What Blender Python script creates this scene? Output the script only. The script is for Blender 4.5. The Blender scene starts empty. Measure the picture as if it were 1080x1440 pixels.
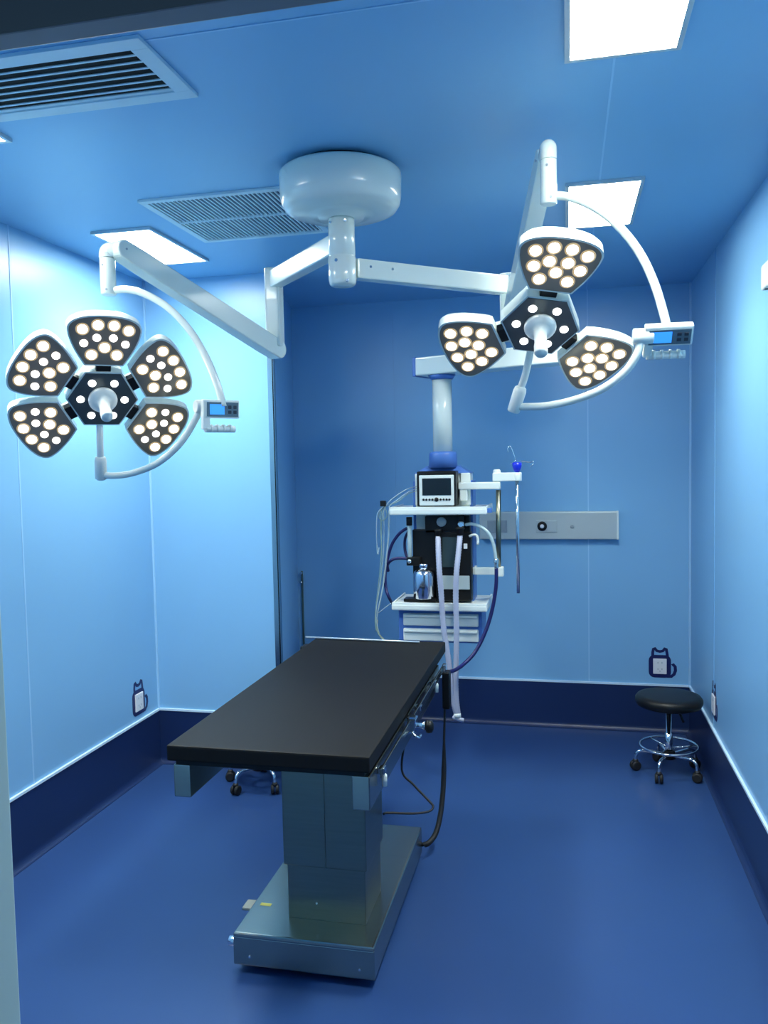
import bpy, bmesh, math, random
from mathutils import Vector, Matrix
random.seed(4)
SC = bpy.context.scene
COL = SC.collection
PI = math.pi

# ------------------------------------------------------------------ camera
CZ = 1.705
YAW, PITCH, ROLL, FPX = 0.219678, 0.0601788, -0.0200571, 1150.0
FWD = Vector((-math.sin(YAW) * math.cos(PITCH), math.cos(YAW) * math.cos(PITCH), -math.sin(PITCH)))
_r0 = Vector((math.cos(YAW), math.sin(YAW), 0))
_u0 = _r0.cross(FWD)
RGT = _r0 * math.cos(ROLL) + _u0 * math.sin(ROLL)
UPV = -_r0 * math.sin(ROLL) + _u0 * math.cos(ROLL)
EYE = Vector((0, 0, CZ))

def ray(px, py):
    return FWD + RGT * ((px - 540) / FPX) - UPV * ((py - 720) / FPX)
def at(px, py, ax, v):
    "a measured point of the photograph on a known plane of the room"
    d = ray(px, py); i = 'xyz'.index(ax)
    return EYE + d * ((v - EYE[i]) / d[i])
def dp(px, py, d):
    return EYE + ray(px, py) * d

cam_data = bpy.data.cameras.new('camera')
cam = bpy.data.objects.new('camera', cam_data); COL.objects.link(cam)
cam_data.sensor_fit = 'VERTICAL'; cam_data.sensor_height = 36.0
cam_data.lens = FPX / 1440 * 36.0
cam_data.clip_start = 0.02
M = Matrix((RGT, UPV, -FWD)).transposed().to_4x4(); M.translation = EYE
cam.matrix_world = M
SC.camera = cam

# ------------------------------------------------------------------ materials
MATS = {}
def mat(name, col, rough=.5, metal=0., spec=.5, emit=None, es=0., trans=0., noise=0., nscale=8., bump=0., bscale=200., coat=0., alpha=1., stretch=None):
    m = bpy.data.materials.new(name); m.use_nodes = True
    nt = m.node_tree; b = nt.nodes['Principled BSDF']
    b.inputs['Base Color'].default_value = (*col, 1)
    b.inputs['Roughness'].default_value = rough
    b.inputs['Metallic'].default_value = metal
    b.inputs['Specular IOR Level'].default_value = spec
    b.inputs['Coat Weight'].default_value = coat
    b.inputs['Alpha'].default_value = alpha
    if trans: b.inputs['Transmission Weight'].default_value = trans
    if emit:
        b.inputs['Emission Color'].default_value = (*emit, 1); b.inputs['Emission Strength'].default_value = es
    tc = nt.nodes.new('ShaderNodeTexCoord')
    src = tc.outputs['Object']
    if stretch:
        mp = nt.nodes.new('ShaderNodeMapping'); mp.inputs['Scale'].default_value = stretch
        nt.links.new(src, mp.inputs['Vector']); src = mp.outputs['Vector']
    if noise:
        n = nt.nodes.new('ShaderNodeTexNoise'); n.inputs['Scale'].default_value = nscale; n.inputs['Detail'].default_value = 4
        nt.links.new(src, n.inputs['Vector'])
        mx = nt.nodes.new('ShaderNodeMix'); mx.data_type = 'RGBA'
        mx.inputs[6].default_value = (*[c * (1 - noise) for c in col], 1)
        mx.inputs[7].default_value = (*[min(1, c * (1 + noise)) for c in col], 1)
        nt.links.new(n.outputs['Fac'], mx.inputs[0]); nt.links.new(mx.outputs[2], b.inputs['Base Color'])
    if bump:
        n2 = nt.nodes.new('ShaderNodeTexNoise'); n2.inputs['Scale'].default_value = bscale; n2.inputs['Detail'].default_value = 3
        nt.links.new(src, n2.inputs['Vector'])
        bp = nt.nodes.new('ShaderNodeBump'); bp.inputs['Strength'].default_value = bump; bp.inputs['Distance'].default_value = .002
        nt.links.new(n2.outputs['Fac'], bp.inputs['Height']); nt.links.new(bp.outputs['Normal'], b.inputs['Normal'])
    MATS[name] = m
    return m

WALL = mat('blue_wall_panel', (.228, .478, .725), rough=.33, noise=.03, nscale=1.5, bump=.02, bscale=12)
CEIL = mat('blue_ceiling_panel', (.228, .478, .725), rough=.4, noise=.03, nscale=1.5)
FLOOR = mat('blue_vinyl_floor', (.0235, .063, .19), rough=.30, noise=.10, nscale=2.2, bump=.03, bscale=60)
BASE = mat('navy_vinyl_baseboard', (.010, .026, .095), rough=.35, noise=.06, nscale=3)
SEAM = mat('pale_seam_sealant', (.35, .60, .82), rough=.5)
TRIMW = mat('white_trim', (.62, .80, .92), rough=.4)
JAMB = mat('pale_door_frame', (.55, .70, .66), rough=.45, noise=.04)
HEADER = mat('grey_metal_header', (.36, .36, .36), rough=.4, metal=.0, noise=.1)
CHROME = mat('polished_chrome', (.80, .82, .84), rough=.10, metal=1)
EDGE = mat('grey_metal_edging', (.45,.52,.54), rough=.18, metal=1)
STEEL = mat('brushed_stainless_steel', (.27, .28, .215), rough=.30, metal=1, noise=.10, nscale=6, stretch=(1, 1, 18))
STEELH = mat('brushed_stainless_steel_horizontal', (.40, .40, .34), rough=.24, metal=1, noise=.08, nscale=5, stretch=(1, 14, 14))
WHITE = mat('white_enamel', (.74, .79, .72), rough=.22, coat=.3)
WHITEP = mat('white_plastic', (.76, .80, .74), rough=.35)
GREYP = mat('grey_plastic', (.30, .35, .38), rough=.45)
LAMPFACE = mat('dark_lamp_lens_panel', (.19, .155, .115), rough=.22, coat=.4)
HUBFACE = mat('dark_hub_lens_panel', (.045, .058, .058), rough=.22, coat=.4)
LED = mat('lit_led', (.9, .9, .85), emit=(1.0, .93, .78), es=9.0)
LEDBLOOM = mat('warm_led_bloom_rim', (.20, .15, .09), rough=.3, emit=(1.0, .70, .34), es=.30)  # bloom around the lit LEDs, painted as a faintly glowing rim
LEDC = mat('lit_cool_led', (.9, .9, .9), emit=(1.0, .98, .95), es=4.0)
BLACK = mat('black_plastic', (.006, .006, .0065), rough=.4, spec=.3)
RUBBER = mat('black_rubber', (.010, .010, .011), rough=.6)
PAD = mat('black_vinyl_pad', (.0075, .007, .0062), rough=.55, spec=.2, noise=.15, nscale=5, bump=.05, bscale=150)
SEAT = mat('black_leatherette', (.006, .0065, .007), rough=.42, spec=.3, bump=.06, bscale=120)
PANEL = mat('lit_ceiling_diffuser', (.9, .9, .9), emit=(.94, 1.0, .94), es=24.0)
ALU = mat('satin_aluminium', (.62, .68, .70), rough=.35, metal=.6)
GRILLE = mat('pale_blue_grille', (.58, .72, .78), rough=.45)
SHADE = mat('painted_recess_shade', (.006, .007, .007), rough=.8)  # near-black that paints in the shade of recesses
DUCTB = mat('navy_filter_mesh', (.02, .06, .13), rough=.8)
BLUEP = mat('blue_plastic', (.075, .18, .50), rough=.35)
BLUEB = mat('bright_blue_plastic', (.01, .03, .60), rough=.3)
SCREENOFF = mat('dark_screen', (.006, .008, .008), rough=.12)
LCD = mat('lit_blue_lcd', (.02, .12, .4), emit=(.03, .25, .95), es=.9)
KEYPANEL = mat('slate_key_panel', (.10, .16, .20), rough=.3)
DKEY = mat('dark_key', (.02, .03, .05), rough=.4)
NAVY = mat('navy_sticker', (.010, .014, .10), rough=.4)
PLATE = mat('white_socket_plate', (.80, .80, .80), rough=.3)
HOSEW = mat('pale_lilac_corrugated_hose', (.42, .44, .55), rough=.4)
HOSEB = mat('dark_blue_rubber_hose', (.012, .012, .10), rough=.4)
CLEAR = mat('clear_pale_tubing', (.42, .54, .56), rough=.25)
CABLEG = mat('pale_green_cable', (.26, .38, .32), rough=.4)
CABLEY = mat('yellow_cable', (.55, .50, .20), rough=.4)
WALLRAIL = mat('grey_anodised_panel', (.50, .56, .55), rough=.4, metal=.2)
LABELG = mat('grey_label_plate', (.42, .48, .47), rough=.4)
GLASSD = mat('dark_window_glass', (.035, .055, .055), rough=.12)
PLINTH = mat('black_plinth', (.008, .009, .012), rough=.6)
YELLOW = mat('yellow_label', (.55, .52, .10), rough=.5)
BEIGE = mat('beige_pedal_pad', (.34, .36, .30), rough=.5)
SILVER = mat('dented_silver_canister', (.75, .77, .86), rough=.16, metal=1)

# ------------------------------------------------------------------ mesh helpers
class MB:
    def __init__(s): s.bm = bmesh.new()
    def box(s, lo, hi, bev=0., seg=2, mtx=None):
        b = bmesh.new()
        r = bmesh.ops.create_cube(b, size=1)
        lo, hi = Vector(lo), Vector(hi)
        for v in b.verts:
            v.co = Vector([(lo[i] + hi[i]) / 2 + v.co[i] * (hi[i] - lo[i]) for i in range(3)])
        if bev > 0:
            bmesh.ops.bevel(b, geom=list(b.edges), offset=bev, segments=seg, profile=.6, affect='EDGES')
        s._join(b, mtx); return s
    def _join(s, b, mtx=None):
        if mtx is not None: b.transform(mtx)
        me = bpy.data.meshes.new('tmp'); b.to_mesh(me); b.free()
        s.bm.from_mesh(me); bpy.data.meshes.remove(me)
    def bar(s, a, b_, w, h, bev=.004, up=(0, 0, 1), seg=2):
        "rectangular bar from a to b; w across, h along up"
        a, b_ = Vector(a), Vector(b_); d = b_ - a; L = d.length; d.normalize()
        x = d.cross(Vector(up)); x.normalize(); z = x.cross(d)
        m = Matrix((x, d, z)).transposed().to_4x4(); m.translation = a
        return s.box((-w / 2, 0, -h / 2), (w / 2, L, h / 2), bev, seg, m)
    def tube(s, pts, r, n=10, smooth=4, caps=True):
        pts = [Vector(p) for p in pts]
        rs = r if isinstance(r, (list, tuple)) else None
        if smooth and len(pts) > 2:
            P = []; R_ = []
            for i in range(len(pts) - 1):
                p0 = pts[max(i - 1, 0)]; p1 = pts[i]; p2 = pts[i + 1]; p3 = pts[min(i + 2, len(pts) - 1)]
                for k in range(smooth):
                    t = k / smooth
                    P.append(.5 * ((2 * p1) + (p2 - p0) * t + (2 * p0 - 5 * p1 + 4 * p2 - p3) * t * t + (3 * p1 - p0 - 3 * p2 + p3) * t ** 3))
                    if rs: R_.append(rs[i] * (1 - t) + rs[i + 1] * t)
            P.append(pts[-1])
            if rs: R_.append(rs[-1]); rs = R_
            pts = P
        bm = s.bm; rings = []
        T0 = (pts[1] - pts[0]).normalized()
        N = T0.orthogonal().normalized()
        for i, p in enumerate(pts):
            if i == 0: T = T0
            elif i == len(pts) - 1: T = (pts[-1] - pts[-2]).normalized()
            else:
                T = (pts[i + 1] - pts[i - 1])
                T = T.normalized() if T.length > 1e-9 else T0
            N = (N - T * N.dot(T)).normalized(); B_ = T.cross(N)
            rr = rs[i] if rs else r
            rings.append([bm.verts.new(p + (N * math.cos(2 * PI * k / n) + B_ * math.sin(2 * PI * k / n)) * rr) for k in range(n)])
        for a, b in zip(rings, rings[1:]):
            for k in range(n):
                f = bm.faces.new((a[k], a[(k + 1) % n], b[(k + 1) % n], b[k])); f.smooth = True
        if caps:
            bm.faces.new(rings[0][::-1]); bm.faces.new(rings[-1])
        return s
    def lathe(s, prof, o=(0, 0, 0), axis=(0, 0, 1), n=32, sharp=False):
        "prof: list of (radius, height) along axis"
        o = Vector(o); ax = Vector(axis).normalized(); N = ax.orthogonal().normalized(); B_ = ax.cross(N)
        bm = s.bm; rings = []
        for r, h in prof:
            if r < 1e-6: rings.append([bm.verts.new(o + ax * h)])
            else: rings.append([bm.verts.new(o + ax * h + (N * math.cos(2 * PI * k / n) + B_ * math.sin(2 * PI * k / n)) * r) for k in range(n)])
        for a, b in zip(rings, rings[1:]):
            for k in range(n):
                k2 = (k + 1) % n
                if len(a) == 1 and len(b) == 1: continue
                if len(a) == 1: f = bm.faces.new((a[0], b[k2], b[k]))
                elif len(b) == 1: f = bm.faces.new((a[k], a[k2], b[0]))
                else: f = bm.faces.new((a[k], a[k2], b[k2], b[k]))
                f.smooth = not sharp
        if len(rings[0]) > 1: bm.faces.new(rings[0][::-1])
        if len(rings[-1]) > 1: bm.faces.new(rings[-1])
        return s
    def cyl(s, a, b, r, n=16):
        a, b = Vector(a), Vector(b); L = (b - a).length; e = min(r * .12, L * .2)
        return s.lathe([(r - e, 0), (r, e), (r, L - e), (r - e, L)], a, b - a, n)
    def prism(s, pts2, h0, h1, mtx=None, inset=0.):
        "closed outline (x,y) extruded from z=h0 to h1; inset shrinks the h0 rim for a soft edge"
        b = bmesh.new(); n = len(pts2)
        cx = sum(p[0] for p in pts2) / n; cy = sum(p[1] for p in pts2) / n
        def ring(h, k): return [b.verts.new((cx + (x - cx) * k, cy + (y - cy) * k, h)) for x, y in pts2]
        if inset: R_ = [ring(h0, 1 - inset), ring(h0 + (h1 - h0) * .35, 1), ring(h1, 1)]
        else: R_ = [ring(h0, 1), ring(h1, 1)]
        for p, q in zip(R_, R_[1:]):
            for k in range(n): b.faces.new((p[k], p[(k + 1) % n], q[(k + 1) % n], q[k]))
        b.faces.new(R_[0][::-1]); b.faces.new(R_[-1])
        bmesh.ops.recalc_face_normals(b, faces=b.faces)
        s._join(b, mtx); return s
    def ribbon(s, pts, w, h0, h1, mtx, closed=False):
        "flat stroke of width w along 2D points"
        P = [Vector((*p, 0)) for p in pts]; n = len(P); L_, R_ = [], []
        for i in range(n):
            a = P[(i - 1) % n] if (closed or i) else P[i]; c = P[(i + 1) % n] if (closed or i < n - 1) else P[i]
            t = (c - a).normalized(); nn = Vector((-t.y, t.x, 0)) * w / 2
            L_.append(P[i] + nn); R_.append(P[i] - nn)
        b = bmesh.new()
        vs = [[b.verts.new((p.x, p.y, h)) for p in side] for h in (h0, h1) for side in (L_, R_)]
        m = n if closed else n - 1
        for i in range(m):
            j = (i + 1) % n
            l0, r0, l1, r1 = vs
            b.faces.new((l1[i], r1[i], r1[j], l1[j])); b.faces.new((l0[i], l0[j], r0[j], r0[i]))
            b.faces.new((l0[i], l1[i], l1[j], l0[j])); b.faces.new((r0[i], r0[j], r1[j], r1[i]))
        if not closed:
            for i in (0, n - 1):
                b.faces.new((vs[0][i], vs[1][i], vs[3][i], vs[2][i]))
        bmesh.ops.recalc_face_normals(b, faces=b.faces)
        s._join(b, mtx); return s
    def build(s, name, m, parent=None, smooth=False):
        me = bpy.data.meshes.new(name); s.bm.to_mesh(me); s.bm.free()
        me.materials.append(m)
        if smooth:
            for p in me.polygons: p.use_smooth = True
        o = bpy.data.objects.new(name, me); COL.objects.link(o)
        if parent:
            o.parent = parent
            o.matrix_parent_inverse = parent_world(parent).inverted()
        return o

def parent_world(o):
    m = o.matrix_basis.copy()
    if o.parent: m = parent_world(o.parent) @ o.matrix_parent_inverse @ m
    return m
def thing(name, label, cat, loc=(0, 0, 0), group=None):
    o = bpy.data.objects.new(name, None); COL.objects.link(o); o.location = loc
    o.empty_display_size = .05
    return tag(o, label, cat, group)
def tag(o, label, cat, group=None):
    o['label'] = label; o['category'] = cat
    if group: o['group'] = group
    return o
def struct(o):
    o['kind'] = 'structure'; return o
def frame(o, x, y, z):
    m = Matrix((Vector(x), Vector(y), Vector(z))).transposed().to_4x4(); m.translation = Vector(o); return m
def copy_tree(o, parent=None):
    c = o.copy(); COL.objects.link(c); c.parent = parent
    for ch in list(o.children): copy_tree(ch, c)
    return c

# ------------------------------------------------------------------ room
H, D, R, L = 2.7436, 5.2504, .7399, -2.3061
B, BR, BR2 = 4.2511, -1.553, -1.7806
HB, HBL = .2944, .3126
FY0, FY1, ZH, JL, JR = .655, .698, 2.10, -.5475, .60     # the doorway the camera looks through

struct(MB().box((L - .1, -1.6, -.08), (R + .1, D + .1, 0)).build('floor', FLOOR))
struct(MB().box((L - .1, FY0, H), (R + .1, D + .1, H + .08)).build('ceiling', CEIL))
struct(MB().box((L - .1, FY0, 0), (L, D + .1, H)).build('wall_left', WALL))
struct(MB().box((R, FY0, 0), (R + .1, D + .1, H)).build('wall_right', WALL))
struct(MB().box((L - .1, D, 0), (R + .1, D + .1, H)).build('wall_back', WALL))
fw = MB()
fw.box((L - .1, FY0, 0), (JL - .06, FY1, H)); fw.box((JR + .06, FY0, 0), (R + .1, FY1, H)); fw.box((JL - .06, FY0, ZH + .05), (JR + .06, FY1, H))
struct(fw.build('wall_front', WALL))
struct(MB().prism([(L, B), (BR, B), (BR2, D), (L, D)], 0, H).build('wall_partition', WALL))
jb = MB(); jb.box((JL - .06, FY0 - .01, 0), (JL, FY1 + .004, ZH), .003); jb.box((JR, FY0 - .01, 0), (JR + .06, FY1 + .004, ZH), .003)
struct(jb.build('door_1', JAMB))
struct(MB().box((JL - .06, FY0 + .02, ZH), (JR + .06, FY1 + .004, ZH + .06), .002).build('trim_1', HEADER))

def cove(x0, y0, x1, y1, nx, ny, h, name):
    "coved vinyl skirting along a wall from (x0,y0) to (x1,y1), (nx,ny) points into the room"
    prof = [(0, 0), (.035, 0), (.035, .002)]
    for k in range(1, 7):
        t = k / 6 * PI / 2
        prof.append((.008 + .027 * (1 - math.sin(t)), .002 + .033 * (1 - math.cos(t))))
    prof += [(.008, h - .006), (0, h - .006)]
    b = bmesh.new(); A = [[b.verts.new((x + nx * u, y + ny * u, z)) for u, z in prof] for x, y in ((x0, y0), (x1, y1))]
    n = len(prof)
    for k in range(n): b.faces.new((A[0][k], A[0][(k + 1) % n], A[1][(k + 1) % n], A[1][k]))
    b.faces.new(A[0]); b.faces.new(A[1][::-1]); bmesh.ops.recalc_face_normals(b, faces=b.faces)
    mb = MB(); mb._join(b)
    return struct(mb.build('baseboard_' + name, BASE))
cove(L, FY1, L, B, 1, 0, HBL, 'left'); cove(R, FY1, R, D, -1, 0, HB, 'right')
cove(BR2, D, R, D, 0, -1, HB, 'back'); cove(L, B, BR, B, 0, -1, HBL, 'partition')
_n = Vector((D - B, -(BR2 - BR), 0)).normalized()
cove(BR, B, BR2, D, _n.x, _n.y, HBL, 'recess')
TN = [1]
def trim(lo, hi, m=SEAM):
    TN[0] += 1
    return struct(MB().box(lo, hi).build('trim_%d' % TN[0], m))
trim((L, FY1, HBL - .006), (L + .011, B, HBL + .006), TRIMW)
trim((L, B - .011, HBL - .006), (BR, B, HBL + .006), TRIMW)
trim((BR2, D - .011, HB - .006), (R, D, HB + .006), TRIMW)
trim((R - .011, FY1, HB - .006), (R, D, HB + .006), TRIMW)
trim((L, 3.108, HBL), (L + .002, 3.116, H)); trim((.131, D - .002, HB), (.138, D, H))
trim((-1.093, D - .002, HB), (-1.089, D, H), WALL); trim((R - .002, 4.430, HB), (R, 4.436, H), WALL)
trim((R - .012, D - .012, HB), (R, D, H), SEAM); trim((L, B - .010, HBL), (L + .010, B, H), SEAM)
trim((.127, 1.0, H - .002), (.133, D, H)); trim((L, 1.884, H - .002), (R, 1.889, H), SEAM)
# metal corner edging of the partition
ce = MB(); ce.box((BR - .030, B - .004, 0), (BR + .004, B, H)); ce.box((BR - .004, B - .004, 0), (BR + .002, B + .03, H))
TN[0] += 1; struct(ce.build('trim_%d' % TN[0], EDGE))

# ------------------------------------------------------------------ ceiling lights
def ceiling_light(x0, y0, label):
    w, l = .288, .60
    t = thing('ceiling_light', label, 'ceiling light', (x0 + w / 2, y0 + l / 2, H), 'recessed ceiling light panels')
    f = MB(); e = .014
    for lo, hi in (((x0, y0), (x0 + w, y0 + e)), ((x0, y0 + l - e), (x0 + w, y0 + l)), ((x0, y0 + e), (x0 + e, y0 + l - e)), ((x0 + w - e, y0 + e), (x0 + w, y0 + l - e))):
        f.box((*lo, H - .012), (*hi, H), .001)
    f.build('frame', ALU, t)
    MB().box((x0 + e, y0 + e, H - .009), (x0 + w - e, y0 + l - e, H - .004)).build('diffuser', PANEL, t)
    la = bpy.data.lights.new('ceiling_light_beam', 'AREA'); la.shape = 'RECTANGLE'; la.size = w - 2 * e; la.size_y = l - 2 * e
    la.energy = 8.0; la.color = (.94, 1.0, .94); la.spread = math.radians(120)
    lo = bpy.data.objects.new('lamp_beam', la); COL.objects.link(lo); lo.parent = t; lo.location = (0, 0, -.0095)
    return t
ceiling_light(.003, 1.650, 'white lit ceiling light panel at the top edge of the photo, nearest the right')
ceiling_light(.005, 3.232, 'white lit ceiling light panel behind the curved arm of the three-petal lamp')
ceiling_light(-2.033, 3.297, 'white lit ceiling light panel above the elbow of the five-petal lamp arm')
ceiling_light(-1.978, 1.722, 'white ceiling light panel mostly out of view at the left edge beside the slatted vent')

# ------------------------------------------------------------------ ceiling vents
t = thing('ceiling_vent', 'pale slatted air vent with dark gaps in the ceiling nearest the doorway', 'vent', (-1.32, 2.02, H))
f = MB(); X0, X1, Y0, Y1 = -1.66, -.995, 1.856, 2.186; x0, x1, y0, y1 = -1.60, -1.044, 1.905, 2.140
for lo, hi in (((X0, Y0), (X1, y0)), ((X0, y1), (X1, Y1)), ((X0, y0), (x0, y1)), ((x1, y0), (X1, y1))):
    f.box((*lo, H - .010), (*hi, H), .0015)
f.build('frame', GRILLE, t)
MB().box((x0, y0, H - .0015), (x1, y1, H)).build('duct_shade_plate', SHADE, t)  # flat plate without depth, the shade inside the duct is its colour
for k in range(7):
    y = y0 + .030 + k * .0335
    c, s_ = math.cos(math.radians(38)), math.sin(math.radians(38))
    sl = MB()
    if k < 6: sl.box((x0, y - .0036, H - .0075), (x1, y + .0036, H - .0045), .0008)
    else: sl.box((x0, y - .010, H - .006), (x1, y1, H - .002), .001)
    sl.build('slat', GRILLE, t)
t = thing('ceiling_grille', 'square finned air grille in the ceiling behind the white lamp mount', 'vent', (-1.315, 3.27, H))
f = MB(); X0, X1, Y0, Y1 = -1.62, -1.015, 2.965, 3.578; e = .028
for lo, hi in (((X0, Y0), (X1, Y0 + e)), ((X0, Y1 - e), (X1, Y1)), ((X0, Y0 + e), (X0 + e, Y1 - e)), ((X1 - e, Y0 + e), (X1, Y1 - e))):
    f.box((*lo, H - .010), (*hi, H), .0015)
f.build('frame', GRILLE, t)
MB().box((X0 + e, Y0 + e, H - .0015), (X1 - e, Y1 - e, H)).build('filter', DUCTB, t)
nf = 30
for k in range(nf):
    x = X0 + e + (k + .5) * (X1 - X0 - 2 * e) / nf
    MB().box((x - .0030, Y0 + e, H - .007), (x + .0030, Y1 - e, H - .0015)).build('fin', GRILLE, t)
MB().box((X0 + e, (Y0 + Y1) / 2 - .006, H - .0095), (X1 - e, (Y0 + Y1) / 2 + .006, H - .0015)).build('divider', GRILLE, t)

# ------------------------------------------------------------------ surgical lamps
MX, MY = -.770, 2.850
t = thing('lamp_mount', 'large white drum shaped ceiling mount with short column carrying both surgical lamps', 'lamp mount', (MX, MY, H))
MB().lathe([(.170, H), (.170, H - .022), (.196, H - .022)], (MX, MY, 0), n=40).build('mounting_ring', SHADE, t)  # coloured black for the shade in the gap above the drum
MB().lathe([(.10, H - .018), (.208, H - .018), (.214, H - .024), (.215, H - .03), (.213, H - .105), (.208, H - .128), (.196, H - .146), (.172, H - .156), (.12, H - .163), (.085, H - .166), (.078, H - .176), (.0, H - .176)],
           (MX, MY, 0), n=64).build('drum', WHITE, t)
CB = 2.335
MB().lathe([(.046, 2.60), (.0475, 2.440), (.0455, 2.438), (.0455, 2.434), (.0490, 2.432), (.0490, CB + .02), (.046, CB + .006), (.040, CB), (0, CB)], (MX, MY, 0), n=36).build('column', WHITE, t)
for zz, a in ((2.415, -100), (2.55, -60), (2.55, -125), (2.345, -55)):
    d = Vector((math.cos(math.radians(a)), math.sin(math.radians(a)), 0)); q = Vector((MX, MY, zz)) + d * .0465
    MB().cyl(q, q + d * .005, .006, 10).build('screw', CHROME, t)

PA, PG, PWI, PWM, PUM, PHH = .1127, .033, .058, .110, .1195, .1671
def petal_outline(k=0.):
    "local (u outward, v across), k grows the outline"
    pts = []
    N = 8
    for i in range(N + 1):
        tt = i / N; u = tt * PUM; v = PWI + (PWM - PWI) * (1 - (1 - tt) ** 1.55)
        pts.append((u, v))
    for i in range(1, 16):
        a = i / 16 * PI / 2
        pts.append((PUM + (PHH - PUM) * math.sin(a) ** .85, PWM * math.cos(a) ** .85))
    pts.append((PHH, 0))
    full = pts + [(u, -v) for u, v in pts[-2::-1]]
    if k:
        cu = .085
        full = [(cu + (u - cu) * (1 + k / .08), v * (1 + k / .10)) for u, v in full]
    return full
LEDPOS = [(.2766, .0748, 1), (.2940, .0240, 1), (.2942, -.0295, 1), (.2770, -.0796, 1), (.2242, .0695, 0), (.2464, .0270, 0), (.2470, -.0283, 0),
          (.2245, -.0699, 0), (.2095, -.0003, 1), (.1802, .0434, 1), (.1812, -.0422, 1)]
KS = .11 / .12
def lamp_head(root, C, X, Y, N, angles, all_bright):
    U0 = PA * math.cos(PI / 6) + PG
    F = frame(C, X, Y, N)
    # hub
    hexo = [(PA * 1.035 * math.cos(PI / 3 * k), PA * 1.035 * math.sin(PI / 3 * k)) for k in range(6)]
    hub = MB().prism(hexo, -.075, .0, F, inset=.25)
    hub.prism([(x * .62, y * .62) for x, y in hexo], -.115, -.07, F)
    hub = hub.build('hub', WHITE, root)
    MB().prism([(PA * .985 * math.cos(PI / 3 * k), PA * .985 * math.sin(PI / 3 * k)) for k in range(6)], -.004, .0025, F).build('lens_panel', HUBFACE, hub)
    for k in range(6):
        a = PI / 3 * k
        c = F @ Vector((.0705 * math.cos(a), .0705 * math.sin(a), .0025))
        MB().lathe([(.0125, 0), (.0125, .002), (.010, .0035), (0, .004)], c, N, 16).build('led', LEDC, hub)
    hd = MB().lathe([(.047, .0), (.047, .006), (.044, .012), (.030, .018), (.019, .022), (.0175, .07), (.0195, .085), (.0195, .112), (.016, .118), (0, .118)], F @ Vector((0, 0, .0025)), N, 28).build('handle', WHITEP, hub)
    hd['label'] = 'white sterile centre handle'
    for ang in angles:
        t_ = math.radians(ang); u = (X * math.cos(t_) + Y * math.sin(t_)); v = (-X * math.sin(t_) + Y * math.cos(t_))
        G = frame(Vector(C) + u * U0, u, v, N)
        pet = MB().prism(petal_outline(.0045), -.050, .003, G, inset=.10)
        pet = pet.build('petal', WHITE, root)
        MB().prism(petal_outline(-.0005), -.002, .0042, G).build('lens_panel', LAMPFACE, pet)
        for lu, lv, br in LEDPOS:
            c = Vector(C) + u * (lu * KS) + v * (lv * KS) + N * .0042
            big = br or all_bright
            r_ = .0155 if big else .0125
            lm = MB()
            if big: lm.lathe([(r_ * 1.38, 0), (r_ * 1.34, .0008), (r_ * .9, .0008)], c, N, 20)  # flat ring added for the bloom
            n0 = len(lm.bm.faces)
            lm.lathe([(r_, 0), (r_, .002), (r_ * .8, .0035), (0, .0042)], c, N, 16)
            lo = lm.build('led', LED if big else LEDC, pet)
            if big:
                lo.data.materials.append(LEDBLOOM)
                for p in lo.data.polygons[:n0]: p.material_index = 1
        MB().box((-PG - .004, -.024, -.034), (.004, .024, -.006), .003, 2, G).build('hinge', BLACK, root)
        MB().box((-PG - .006, -.016, -.060), (.02, .016, -.034), .003, 2, G).build('bracket', WHITE, root)

def tri_frame(cols):
    x, y, n = [Vector(c) for c in cols]
    n.normalize(); x = (x - n * x.dot(n)).normalized(); y = n.cross(x)
    return x, y, n

def spring_arm(root, A, Bp, w, h):
    "rounded parallel arm from low pivot A to high pivot Bp"
    A, Bp = Vector(A), Vector(Bp); d = (Bp - A); Ln = d.length; d.normalize()
    x = d.cross(Vector((0, 0, 1))).normalized(); z = x.cross(d)
    m = frame(A, d, z, x)
    out = []
    for k in range(13):
        a = PI / 2 + PI * k / 12; out.append((h * .5 * math.cos(a), h * .5 * math.sin(a)))
    out += [(Ln * .1, -h * .52), (Ln * .88, -h * .46)]
    for k in range(13):
        a = -PI / 2 + PI * k / 12; out.append((Ln + h * .42 * math.cos(a), h * .42 * math.sin(a)))
    out += [(Ln * .9, h * .46), (Ln * .1, h * .52)]
    b = bmesh.new()
    n = len(out); R0 = [b.verts.new((p[0], p[1], -w / 2)) for p in out]; R1 = [b.verts.new((p[0], p[1], w / 2)) for p in out]
    for k in range(n): b.faces.new((R0[k], R0[(k + 1) % n], R1[(k + 1) % n], R1[k]))
    f0 = b.faces.new(R0[::-1]); f1 = b.faces.new(R1)
    bmesh.ops.recalc_face_normals(b, faces=b.faces)
    ed = list(set(list(f0.edges) + list(f1.edges)))
    bmesh.ops.bevel(b, geom=ed, offset=.007, segments=3, profile=.6, affect='EDGES')
    mb = MB(); mb._join(b, m); o = mb.build('spring_arm', WHITE, root)
    for s_ in (-1, 1):
        q = Bp + x * s_ * w * .5
        MB().cyl(q, q + x * s_ * .003, .004, 8).build('screw', GREYP, o)
    return o, x

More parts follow.
